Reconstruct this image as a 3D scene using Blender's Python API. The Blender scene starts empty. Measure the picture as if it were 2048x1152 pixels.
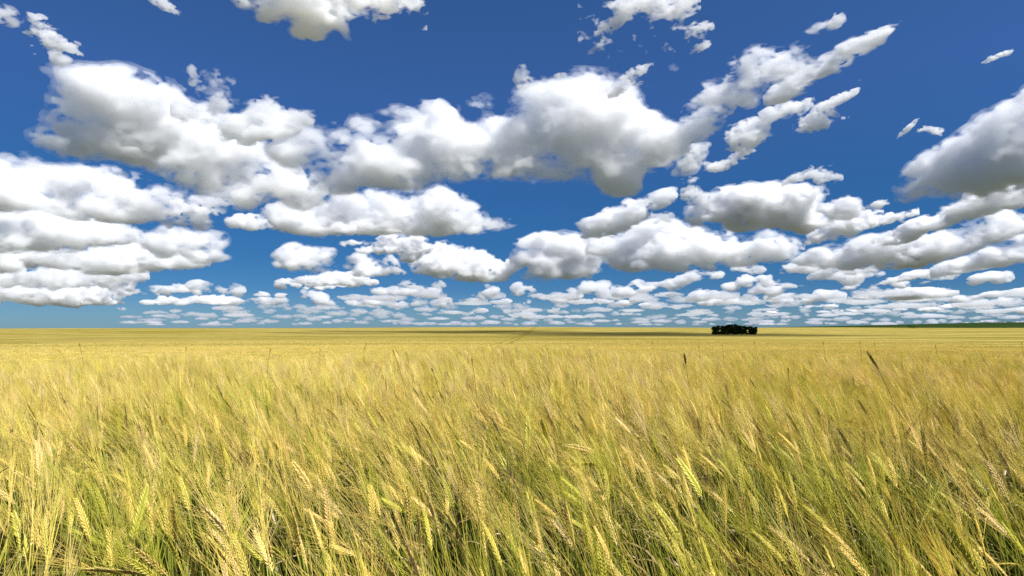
import bpy, bmesh, math, random
import numpy as np
from mathutils import Vector, Matrix

scene = bpy.context.scene
col = scene.collection
R = math.radians

# ------------------------------------------------------------------ camera
PW, PH = 2048.0, 1152.0              # pixel frame the measurements below were taken in
LENS = 22.0
F = PW * LENS / 36.0
EYE = 1.22
TILT = math.atan((657.0 - 576.0) / F)
cam_data = bpy.data.cameras.new('camera')
cam = bpy.data.objects.new('camera', cam_data)
col.objects.link(cam)
cam.location = (0, 0, EYE)
cam.rotation_euler = (R(90) + TILT, 0, 0)
cam_data.lens = LENS
cam_data.sensor_width = 36
cam_data.clip_start = 0.02
cam_data.clip_end = 400000
scene.camera = cam

# ------------------------------------------------------------------ sky and sun
SUN_EL, SUN_AZ = R(55), R(128)        # azimuth clockwise from the view direction (+Y)
SUN_DIR = Vector((math.sin(SUN_AZ) * math.cos(SUN_EL), math.cos(SUN_AZ) * math.cos(SUN_EL), math.sin(SUN_EL)))
world = bpy.data.worlds.new('World')
scene.world = world
world.use_nodes = True
wn, wl = world.node_tree.nodes, world.node_tree.links
wn.clear()
sky = wn.new('ShaderNodeTexSky')
sky.sky_type = 'NISHITA'
sky.sun_disc = False
sky.sun_elevation = SUN_EL
sky.sun_rotation = SUN_AZ
sky.altitude = 0
sky.air_density = 1.0
sky.dust_density = 0.25
sky.ozone_density = 3.0
hs = wn.new('ShaderNodeHueSaturation')
hs.inputs['Hue'].default_value = 0.5
hs.inputs['Saturation'].default_value = 1.22
hs.inputs['Value'].default_value = 1.0
bg = wn.new('ShaderNodeBackground')
bg.inputs['Strength'].default_value = 0.0765
wo = wn.new('ShaderNodeOutputWorld')
wl.new(sky.outputs[0], hs.inputs['Color'])
tc = wn.new('ShaderNodeTexCoord')
sp = wn.new('ShaderNodeSeparateXYZ')
wl.new(tc.outputs['Generated'], sp.inputs[0])
tint = wn.new('ShaderNodeValToRGB')            # deep polarised blue of the clear dry air, less white at the horizon
el = tint.color_ramp.elements
SKY = [(0.0, (.26, .48, .88)), (.03, (.215, .42, .78)), (.06, (.145, .335, .66)), (.109, (.133, .334, .593)), (.203, (.196, .408, .639)), (.349, (.48, .58, .82)), (.46, (.56, .65, .84))]
el[0].position, el[0].color = SKY[0][0], (*SKY[0][1], 1)
el[1].position, el[1].color = SKY[-1][0], (*SKY[-1][1], 1)
for p_, c_ in SKY[1:-1]:
    e_ = el.new(p_); e_.color = (*c_, 1)
wl.new(sp.outputs[2], tint.inputs[0])
mu = wn.new('ShaderNodeMix'); mu.data_type = 'RGBA'; mu.blend_type = 'MULTIPLY'; mu.inputs[0].default_value = 1
wl.new(hs.outputs[0], mu.inputs[6]); wl.new(tint.outputs[0], mu.inputs[7])
wl.new(mu.outputs[2], bg.inputs['Color'])
wl.new(bg.outputs[0], wo.inputs['Surface'])

sun_data = bpy.data.lights.new('sun', 'SUN')
sun_data.energy = 5.0
sun_data.angle = R(0.5)
sun_data.color = (1.0, 0.98, 0.945)
sun = bpy.data.objects.new('sun', sun_data)
col.objects.link(sun)
sun.rotation_euler = (-SUN_DIR).to_track_quat('-Z', 'Y').to_euler()
sun.location = (30, 0, 60)

vs = scene.view_settings
vs.view_transform = 'Standard'
vs.look = 'None'
vs.exposure = 0.5
vs.gamma = 1.0
vs.use_curve_mapping = False
cy = scene.cycles
cy.max_bounces = 24
cy.diffuse_bounces = 3
cy.glossy_bounces = 2
cy.transmission_bounces = 4
cy.volume_bounces = 26
cy.transparent_max_bounces = 48
cy.use_denoising = True
cy.denoising_prefilter = 'NONE'
cy.denoiser = 'OPENIMAGEDENOISE'
cy.denoising_input_passes = 'RGB_ALBEDO_NORMAL'
cy.sample_clamp_indirect = 8

# ------------------------------------------------------------------ helpers
def at(x, y, d):
    """point seen at photo pixel (x, y), d metres away along the line of sight"""
    return Vector((0, 0, EYE)) + ray(x, y) * d

def ray(x, y):
    v = Vector(((x - PW / 2) / F, 1.0, (PH / 2 - y) / F))
    v.rotate(Matrix.Rotation(TILT, 3, 'X'))
    return v.normalized()

def tag(o, label=None, cat=None, group=None, kind=None):
    if label: o['label'] = label
    if cat: o['category'] = cat
    if group: o['group'] = group
    if kind: o['kind'] = kind
    return o

def link(name, me, parent=None):
    o = bpy.data.objects.new(name, me)
    col.objects.link(o)
    if parent: o.parent = parent
    return o

def mesh_np(name, V, polys, mat=None, smooth=False):
    """V (n,3) array; polys a list of (m,k) index arrays"""
    me = bpy.data.meshes.new(name)
    V = np.asarray(V, dtype=np.float32)
    me.vertices.add(len(V))
    me.vertices.foreach_set('co', V.ravel())
    idx = np.concatenate([np.asarray(p, dtype=np.int32).ravel() for p in polys])
    tot = np.concatenate([np.full(len(p), p.shape[1], dtype=np.int32) for p in polys])
    me.loops.add(len(idx))
    me.loops.foreach_set('vertex_index', idx)
    me.polygons.add(len(tot))
    me.polygons.foreach_set('loop_start', np.concatenate([[0], np.cumsum(tot)[:-1]]).astype(np.int32))
    if smooth:
        me.polygons.foreach_set('use_smooth', np.ones(len(tot), dtype=bool))
    if mat: me.materials.append(mat)
    me.update(calc_edges=True)
    me.validate()
    return me

def new_mat(name):
    m = bpy.data.materials.new(name)
    m.use_nodes = True
    m.node_tree.nodes.clear()
    return m, m.node_tree.nodes, m.node_tree.links
# ------------------------------------------------------------------ land
def smooth(a, b, x):
    t = np.clip((np.asarray(x, dtype=float) - a) / (b - a), 0, 1)
    return t * t * (3 - 2 * t)

DT = np.array([0, 5, 7, 9, 12, 20, 35, 60, 100, 150, 220, 320, 450, 600, 735, 900, 1100, 1400, 1600, 1850, 2300, 3000, 5000, 60000], dtype=float)
ZT = np.array([.0, .0, -.02, -.07, -.22, -.85, -1.75, -2.45, -3.15, -4.25, -5.3, -6.05, -6.1, -5.6, -5.45, -4.0, -2.35, .2, 1.9, 3.2, 1.5, -8, -60, -900], dtype=float)
FINE_D = np.concatenate([np.linspace(0, 20, 201), np.geomspace(20.2, 60000, 900)])
FINE_Z = np.interp(FINE_D, DT, ZT)
for _ in range(14):
    FINE_Z[1:-1] = .25 * FINE_Z[:-2] + .5 * FINE_Z[1:-1] + .25 * FINE_Z[2:]
def land_z(x, y):
    """ground under the crop"""
    x = np.asarray(x, dtype=float); y = np.asarray(y, dtype=float)
    d = np.hypot(x, y)
    az = np.arctan2(x, np.maximum(y, 1e-3))
    k = 1 + (.17 * np.sin(az * 5 + 1) + .09 * np.sin(az * 11 + .4) + .05 * np.sin(az * 23)) * (1 - smooth(14, 40, d))
    z = np.interp(d / k, FINE_D, FINE_Z)
    far = smooth(40, 400, d)
    roll = .35 * np.sin(x * .017 + 1) + np.sin(x * .0061 + y * .0043 + .6) * .9 + np.sin(x * .0023 - y * .0051 + 2.0) * .7
    z = z + far * roll * .55
    z = z + smooth(800, 1700, d) * (-1.6 * smooth(-.15, -.65, az) - .4 + 2.2 * np.exp(-((az - .01) / .22) ** 2))
    near = .05 * np.sin(x * 1.3 + 2) * smooth(5, 8, d) * (1 - smooth(12, 20, d)) + .02 * np.sin(x * 2.1 + 1) * np.sin(y * 1.7) * (1 - smooth(6, 12, d))
    return z + near
CROP = 0.87          # height of the standing crop

def grid_mesh(name, A, D, zf, mat):
    aa, dd = np.meshgrid(A, D, indexing='ij')
    X, Y = np.sin(aa) * dd, np.cos(aa) * dd
    Z = zf(X, Y)
    V = np.stack([X, Y, Z], -1).reshape(-1, 3)
    na, nd = aa.shape
    i = np.arange(na * nd).reshape(na, nd)
    q = np.stack([i[:-1, :-1], i[:-1, 1:], i[1:, 1:], i[1:, :-1]], -1).reshape(-1, 4)[:, ::-1]
    return mesh_np(name, V, [q], mat, True)

def ramp(n, stops, interp='LINEAR'):
    r = n.new('ShaderNodeValToRGB')
    r.color_ramp.interpolation = interp
    e = r.color_ramp.elements
    while len(e) > 1: e.remove(e[-1])
    e[0].position, e[0].color = stops[0][0], (*stops[0][1], 1)
    for p, c in stops[1:]:
        k = e.new(p); k.color = (*c, 1)
    return r

def math_node(n, l, op, a, b=None, c=None):
    m = n.new('ShaderNodeMath'); m.operation = op
    for i, v in enumerate((a, b, c)):
        if v is None: continue
        if isinstance(v, (int, float)): m.inputs[i].default_value = v
        else: l.new(v, m.inputs[i])
    return m.outputs[0]

def noise(n, l, vec, scale, detail=3, rough=.55, dist=0):
    t = n.new('ShaderNodeTexNoise')
    t.inputs['Scale'].default_value = scale; t.inputs['Detail'].default_value = detail
    t.inputs['Roughness'].default_value = rough; t.inputs['Distortion'].default_value = dist
    l.new(vec, t.inputs['Vector'])
    return t.outputs['Fac']

def mapping(n, l, vec, scale=(1, 1, 1), rot=(0, 0, 0)):
    m = n.new('ShaderNodeMapping')
    m.inputs['Scale'].default_value = scale; m.inputs['Rotation'].default_value = rot
    l.new(vec, m.inputs['Vector'])
    return m.outputs[0]

def mix(n, l, f, a, b, mode='MIX'):
    m = n.new('ShaderNodeMix'); m.data_type = 'RGBA'; m.blend_type = mode
    for s, v in ((m.inputs[0], f), (m.inputs[6], a), (m.inputs[7], b)):
        if isinstance(v, (int, float)): s.default_value = v
        elif isinstance(v, tuple): s.default_value = (*v, 1)
        else: l.new(v, s)
    return m.outputs[2]

def attr(n, name):
    a = n.new('ShaderNodeAttribute'); a.attribute_name = name
    return a.outputs['Fac']

# field: soil near the camera (under the modelled crop), closed canopy of ripe barley farther off
fm, n, l = new_mat('barley_field_ground')
geo = n.new('ShaderNodeNewGeometry')
P = geo.outputs['Position']
row = noise(n, l, mapping(n, l, P, (.012, .16, 0), (0, 0, R(4))), 1.0, 4, .6, .6)           # drill strips running across the slope
row2 = noise(n, l, mapping(n, l, P, (.004, .045, 0), (0, 0, R(-5))), 1.0, 3, .55, .8)
patch = noise(n, l, P, .006, 4, .6)
fine = noise(n, l, P, .9, 3, .7)
ripe = ramp(n, [(.33, (.37, .295, .07)), (.5, (.50, .40, .12)), (.68, (.60, .48, .17))])
l.new(row, ripe.inputs[0])
green = ramp(n, [(.30, (.17, .145, .02)), (.58, (.36, .29, .065))])
l.new(row, green.inputs[0])
gsel = ramp(n, [(.46, (1, 1, 1)), (.56, (0, 0, 0))]); l.new(row2, gsel.inputs[0])  # olive strips in the crop colour, partly painted in for shade bands
c1 = mix(n, l, gsel.outputs[0], ripe.outputs[0], green.outputs[0])
fr = ramp(n, [(.2, (.55, .55, .55)), (.75, (1.12, 1.12, 1.12))]); l.new(fine, fr.inputs[0])
c2 = mix(n, l, 1.0, c1, fr.outputs[0], 'MULTIPLY')
mr = ramp(n, [(.3, (.72, .70, .60)), (.7, (1.16, 1.14, 1.1))]); l.new(noise(n, l, mapping(n, l, P, (.09, .045, 0)), 1.0, 5, .75), mr.inputs[0])
c2 = mix(n, l, 1.0, c2, mr.outputs[0], 'MULTIPLY')
sep = n.new('ShaderNodeSeparateXYZ'); l.new(P, sep.inputs[0])
# wheel tracks: a pair of bare, darker lines climbing the far slope, thin tramlines along it, and broad bands painted for cloud shade
q2 = math_node(n, l, 'MULTIPLY', math_node(n, l, 'MULTIPLY', sep.outputs[1], sep.outputs[1]), .000012)
u = math_node(n, l, 'SUBTRACT', math_node(n, l, 'SUBTRACT', sep.outputs[0], math_node(n, l, 'MULTIPLY_ADD', sep.outputs[1], .026, -9.0)), q2)
t1 = math_node(n, l, 'COMPARE', math_node(n, l, 'ABSOLUTE', u), 1.9, .62)
vrow = math_node(n, l, 'ADD', sep.outputs[1], math_node(n, l, 'MULTIPLY', sep.outputs[0], .07))
vrow = math_node(n, l, 'ADD', vrow, math_node(n, l, 'MULTIPLY', math_node(n, l, 'SINE', math_node(n, l, 'MULTIPLY', sep.outputs[0], .006)), 7.0))
tr = math_node(n, l, 'LESS_THAN', math_node(n, l, 'ABSOLUTE', math_node(n, l, 'SUBTRACT', math_node(n, l, 'PINGPONG', vrow, 24.0), 12.0)), 1.1)
trn = ramp(n, [(.42, (0, 0, 0)), (.56, (.8, .8, .8))])
l.new(noise(n, l, mapping(n, l, P, (.006, .03, 0)), 1.0, 2), trn.inputs[0])
tr = math_node(n, l, 'MULTIPLY', tr, trn.outputs[0])
for v0, hw, gate in ((204.0, 3.2, .36), (262.0, 2.2, .46), (335.0, 3.6, .42), (470.0, 7.0, .45), (610.0, 9.0, .47), (800.0, 12.0, .5)):  # dark bands along the slope, partly tramlines, partly painted cloud shade
    e = math_node(n, l, 'COMPARE', vrow, v0, hw)
    gr = ramp(n, [(gate, (0, 0, 0)), (gate + .10, (.95, .95, .95))])
    l.new(noise(n, l, mapping(n, l, P, (.0045, .008, 0)), 1.0, 3), gr.inputs[0])
    tr = math_node(n, l, 'MAXIMUM', tr, math_node(n, l, 'MULTIPLY', e, gr.outputs[0]))
trk = math_node(n, l, 'MAXIMUM', t1, tr)
c3 = mix(n, l, trk, c2, (.145, .125, .018))
dist = n.new('ShaderNodeVectorMath'); dist.operation = 'LENGTH'; l.new(P, dist.inputs[0])
nf = n.new('ShaderNodeMapRange'); nf.inputs[1].default_value = 10; nf.inputs[2].default_value = 22
l.new(dist.outputs['Value'], nf.inputs[0])
soil = ramp(n, [(.3, (.035, .024, .012)), (.7, (.11, .08, .045))]); l.new(noise(n, l, P, 18, 5, .7), soil.inputs[0])
c4 = mix(n, l, nf.outputs[0], soil.outputs[0], c3)
of = n.new('ShaderNodeMapRange'); of.inputs[1].default_value = 1750; of.inputs[2].default_value = 2000
l.new(dist.outputs['Value'], of.inputs[0])
beh = n.new('ShaderNodeMapRange'); beh.inputs[1].default_value = -40; beh.inputs[2].default_value = -120
l.new(sep.outputs[1], beh.inputs[0])
of_ = math_node(n, l, 'MAXIMUM', of.outputs[0], beh.outputs[0])
other = ramp(n, [(.35, (.04, .06, .03)), (.5, (.07, .075, .04)), (.62, (.12, .10, .05))]); l.new(noise(n, l, P, .0006, 2), other.inputs[0])
c4 = mix(n, l, of_, c4, other.outputs[0])                   # unseen land beyond the crest and behind, darkened to cut yellow uplight on clouds
df = n.new('ShaderNodeBsdfDiffuse'); l.new(c4, df.inputs[0])
bp = n.new('ShaderNodeBump'); bp.inputs['Strength'].default_value = .8; bp.inputs['Distance'].default_value = .6
l.new(noise(n, l, mapping(n, l, P, (.25, 1.2, 1)), 1.0, 4, .7), bp.inputs['Height']); l.new(bp.outputs[0], df.inputs['Normal'])
ou = n.new('ShaderNodeOutputMaterial'); l.new(df.outputs[0], ou.inputs[0])

A = np.radians(np.concatenate([np.arange(-180, -50, 5), np.linspace(-50, 50, 401), np.arange(55, 181, 5)]))
D = np.concatenate([np.linspace(.02, 20, 90), np.geomspace(20.4, 60000, 330)])
tag(link('field', grid_mesh('field', A, D, lambda x, y: land_z(x, y) + CROP * smooth(14, 45, np.hypot(x, y)), fm)), 'rolling field of ripe barley reaching the horizon', 'field', None, 'structure')

# green paddock on the far rise to the right
gm, n, l = new_mat('green_pasture')
geo = n.new('ShaderNodeNewGeometry')
pr = ramp(n, [(.3, (.018, .036, .011)), (.7, (.034, .058, .015))])
l.new(noise(n, l, mapping(n, l, geo.outputs['Position'], (.004, .02, 0)), 1.0, 4), pr.inputs[0])
df = n.new('ShaderNodeBsdfDiffuse'); l.new(pr.outputs[0], df.inputs[0])
ou = n.new('ShaderNodeOutputMaterial'); l.new(df.outputs[0], ou.inputs[0])
def paddock_z(x, y):
    d = np.hypot(x, y); az = np.arctan2(x, y)
    rise = np.interp(np.tan(az) * F + 1024, [1150, 1300, 1500, 1650, 1750, 1850, 1960, 2060, 2400], [-3, .4, 1.6, 3.8, 5.9, 7.6, 9.0, 9.8, 10])
    z0 = land_z(x, y) + CROP - 3
    zt = EYE + 2300 * rise / F
    k = smooth(1480, 2300, d) 
    return np.where(d < 2300, z0 * (1 - k) + zt * k, zt - (d - 2300) * .02) + .4 * np.sin(x * .02)
tag(link('pasture_hill', grid_mesh('pasture_hill', np.radians(np.linspace(4, 52, 160)), np.linspace(1480, 2900, 70), paddock_z, gm)), 'strip of green pasture rising behind the barley at the horizon', 'hill', None, 'structure')
# ------------------------------------------------------------------ trees
tm, n, l = new_mat('bark')
b = n.new('ShaderNodeBsdfDiffuse'); b.inputs[0].default_value = (.13, .085, .055, 1)
l.new(b.outputs[0], n.new('ShaderNodeOutputMaterial').inputs[0])
lm, n, l = new_mat('dark_gum_leaves')
oi = n.new('ShaderNodeNewGeometry')
lr = ramp(n, [(0, (.014, .024, .006)), (1, (.042, .060, .013))]); l.new(oi.outputs['Random Per Island'], lr.inputs[0])
b = n.new('ShaderNodeBsdfDiffuse'); l.new(lr.outputs[0], b.inputs[0])
l.new(b.outputs[0], n.new('ShaderNodeOutputMaterial').inputs[0])

def tube(P, rad, k=6):
    """vertices and quads of a tapered tube along the polyline P"""
    P = np.asarray(P, dtype=float); m = len(P)
    T = np.gradient(P, axis=0); T /= np.linalg.norm(T, axis=1)[:, None]
    ref = np.array([0.31, .94, .12])
    U = np.cross(T, ref); U /= np.linalg.norm(U, axis=1)[:, None]
    W = np.cross(T, U)
    a = np.arange(k) * 2 * np.pi / k
    V = P[:, None, :] + np.asarray(rad)[:, None, None] * (np.cos(a)[None, :, None] * U[:, None, :] + np.sin(a)[None, :, None] * W[:, None, :])
    i = np.arange(m * k).reshape(m, k); j = np.roll(i, -1, axis=1)
    q = np.stack([i[:-1], j[:-1], j[1:], i[1:]], -1).reshape(-1, 4)
    return V.reshape(-1, 3), q

def join(parts):
    V, Q, o = [], [], 0
    for v, q in parts:
        V.append(v); Q.append(q + o); o += len(v)
    return np.concatenate(V), np.concatenate(Q)

def tree(label, loc, h, w, seed, group, leaves=900, name='gum_tree', low=.12):
    rng = np.random.default_rng(seed)
    root = link(name, None); root.location = loc
    tag(root, label, 'tree', group)
    parts = []
    forks = [(rng.uniform(-.32, .32) * w, rng.uniform(-.3, .3) * w, rng.uniform(.5, .85) * h) for _ in range(5)]
    tr = h * .025
    parts.append(tube([(0, 0, -.3), (.02 * w, 0, .12 * h), (0, .03 * w, .3 * h)], [tr * 1.4, tr, tr * .85]))
    for fx, fy, fz in forks:
        parts.append(tube([(0, .03 * w, .24 * h), (fx * .5, fy * .5, (.24 * h + fz) * .55), (fx, fy, fz)], [tr * .7, tr * .45, tr * .15]))
    V, Q = join(parts)
    link('trunk', mesh_np('trunk', V, [Q], tm, True), root)
    # crown: leaf sprays gathered in uneven clumps
    nc = 24
    C = np.stack([rng.uniform(-.42, .42, nc) * w, rng.uniform(-.38, .38, nc) * w, rng.uniform(low + .14, .88, nc) * h], 1)
    cr = rng.uniform(.11, .21, nc) * min(w, h * 1.1)
    k = rng.integers(0, nc, leaves)
    u = rng.standard_normal((leaves, 3)); u /= np.linalg.norm(u, axis=1)[:, None]
    c = C[k] + u * (cr[k] * rng.uniform(.45, 1.05, leaves))[:, None] * np.array([1.15, 1.15, .8])
    c[:, 2] = np.clip(c[:, 2], low * h * rng.uniform(.6, 1.2, leaves), h)
    s = rng.uniform(.026, .06, leaves) * h
    a = rng.standard_normal((leaves, 3)); a /= np.linalg.norm(a, axis=1)[:, None]
    b2 = np.cross(a, rng.standard_normal((leaves, 3))); b2 /= np.linalg.norm(b2, axis=1)[:, None]
    q = np.stack([c - a * s[:, None], c - b2 * (s * .55)[:, None], c + a * s[:, None], c + b2 * (s * .55)[:, None]], 1)
    link('crown', mesh_np('crown', q.reshape(-1, 3), [np.arange(leaves * 4).reshape(-1, 4)], lm), root)
    return root

def ground_at(xpx, d):
    t = (xpx - PW / 2) / F
    a = math.atan(t / math.cos(TILT))
    x, y = math.sin(a) * d, math.cos(a) * d
    return Vector((x, y, float(land_z(x, y)) + (CROP if d > 45 else 0)))

GROVE = [(1430, 728, 8.8, 9.5, 'dark gum tree with a leaning ragged edge at the open end of the clump'),
         (1440, 742, 9.2, 10, 'dark gum tree second from the ragged end of the clump'),
         (1451, 730, 8.6, 10, 'low-topped dark gum tree between the ragged end and the tallest gum'),
         (1460, 745, 11.0, 9.5, 'tallest dark gum tree, rising in the middle of the clump'),
         (1469, 732, 10.4, 9.5, 'broad dark gum tree leaning against the tallest one'),
         (1477, 744, 9.4, 9, 'dark gum tree next to the narrow gap in the clump'),
         (1485, 734, 9.0, 8, 'sloping dark gum tree bordering the narrow gap in the clump'),
         (1499, 735, 9.6, 8.5, 'dark gum tree standing apart across the narrow gap of the clump'),
         (1504, 748, 8.6, 8, 'small dark gum tree behind the one standing apart')]
for i, (x, d, h, w, lab) in enumerate(GROVE):
    p = ground_at(x, d); p.z -= .9
    tree(lab, p, h * 1.14 * (1 + .10 * math.sin(i * 2.4)), w * 1.1, 40 + i, 'gum trees in the clump on the barley field', 5200, low=.02)
def pad_at(x, d):
    a = math.atan((x - PW / 2) / F / math.cos(TILT))
    px, py = math.sin(a) * d, math.cos(a) * d
    return Vector((px, py, float(max(paddock_z(px, py), land_z(px, py) + CROP))))
for i, (x, d, h, w, lab) in enumerate([(1817, 1560, 8, 10, 'dark round shrub, taller of two at the edge of the green pasture'),
        (1825, 1560, 5.5, 9, 'low dark shrub touching the taller round one by the pasture'), (2005, 1620, 4.5, 13, 'low spreading shrub alone on the green pasture')]):
    p = pad_at(x, d); p.z -= .3
    tree(lab, p, h, w, 70 + i, None, 500, 'shrub', low=.02)
for i, x in enumerate([1925, 1952, 1968, 1977, 1986, 1993, 2001, 2012, 2019, 2027, 2036, 2044]):
    q = random.Random(i)
    d = 2285
    p = pad_at(x, d); p.z -= 1
    tree('tiny dark tree in the broken line along the crest of the pasture', p, q.uniform(4, 7.5), q.uniform(7, 13), 80 + i, 'trees along the crest of the pasture', 260, 'tree', low=.02)
# ------------------------------------------------------------------ barley
def plant_mat(name, dry, mid, green, trans=.35, stem=False, rough_var=.25):
    m, n, l = new_mat(name)
    oi = n.new('ShaderNodeObjectInfo')
    geo = n.new('ShaderNodeNewGeometry')
    pn = noise(n, l, mapping(n, l, geo.outputs['Position'], (1, 1, .15)), .8, 3, .6)
    f = math_node(n, l, 'ADD', math_node(n, l, 'MULTIPLY', oi.outputs['Random'], .62), math_node(n, l, 'MULTIPLY', pn, .75))
    f = math_node(n, l, 'SUBTRACT', f, .18)
    sp_ = n.new('ShaderNodeSeparateXYZ'); l.new(geo.outputs['Position'], sp_.inputs[0])
    hd = n.new('ShaderNodeMapRange'); hd.interpolation_type = 'SMOOTHSTEP'
    for i_, v_ in ((1, 1.0), (2, 4.5), (3, .12), (4, -.04)): hd.inputs[i_].default_value = v_
    l.new(sp_.outputs[1], hd.inputs[0])
    f = math_node(n, l, 'ADD', f, hd.outputs[0])             # the headland by the track is less ripe
    r = ramp(n, [(.12, dry), (.5, mid), (.88, green)]); l.new(f, r.inputs[0])
    c = r.outputs[0]
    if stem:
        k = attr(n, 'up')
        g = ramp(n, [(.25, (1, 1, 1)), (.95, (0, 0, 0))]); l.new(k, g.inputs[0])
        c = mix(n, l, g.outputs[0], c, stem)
    hv = math_node(n, l, 'ADD', math_node(n, l, 'MULTIPLY', math_node(n, l, 'FRACT', math_node(n, l, 'MULTIPLY', oi.outputs['Random'], 37.7)), rough_var * 2), 1 - rough_var)
    c = mix(n, l, 1.0, c, _grey(n, l, hv), 'MULTIPLY')
    d = n.new('ShaderNodeBsdfDiffuse'); l.new(c, d.inputs[0])
    t = n.new('ShaderNodeBsdfTranslucent'); l.new(c, t.inputs[0])
    s = n.new('ShaderNodeMixShader'); s.inputs[0].default_value = trans
    l.new(d.outputs[0], s.inputs[1]); l.new(t.outputs[0], s.inputs[2])
    g = n.new('ShaderNodeBsdfGlossy'); g.inputs['Roughness'].default_value = .42; g.inputs[0].default_value = (1, .97, .88, 1)
    s2 = n.new('ShaderNodeMixShader'); s2.inputs[0].default_value = .05
    l.new(s.outputs[0], s2.inputs[1]); l.new(g.outputs[0], s2.inputs[2])
    l.new(s2.outputs[0], n.new('ShaderNodeOutputMaterial').inputs[0])
    return m
def _grey(n, l, v):
    c = n.new('ShaderNodeCombineColor')
    for i in range(3): l.new(v, c.inputs[i])
    return c.outputs[0]
M_EAR = plant_mat('barley_ear', (.78, .56, .25), (.76, .55, .13), (.52, .48, .055), .08)
M_AWN = plant_mat('barley_beard', (.93, .75, .34), (.91, .71, .135), (.56, .58, .04), .32)
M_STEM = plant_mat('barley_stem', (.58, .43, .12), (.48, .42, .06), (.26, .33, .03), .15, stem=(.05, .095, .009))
M_LEAF = plant_mat('dry_barley_leaf', (.66, .50, .28), (.46, .34, .14), (.20, .22, .04), .4)

def bez(p0, p1, p2, p3, n):
    t = np.linspace(0, 1, n)[:, None]
    return (1 - t) ** 3 * p0 + 3 * (1 - t) ** 2 * t * p1 + 3 * (1 - t) * t ** 2 * p2 + t ** 3 * p3

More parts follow.
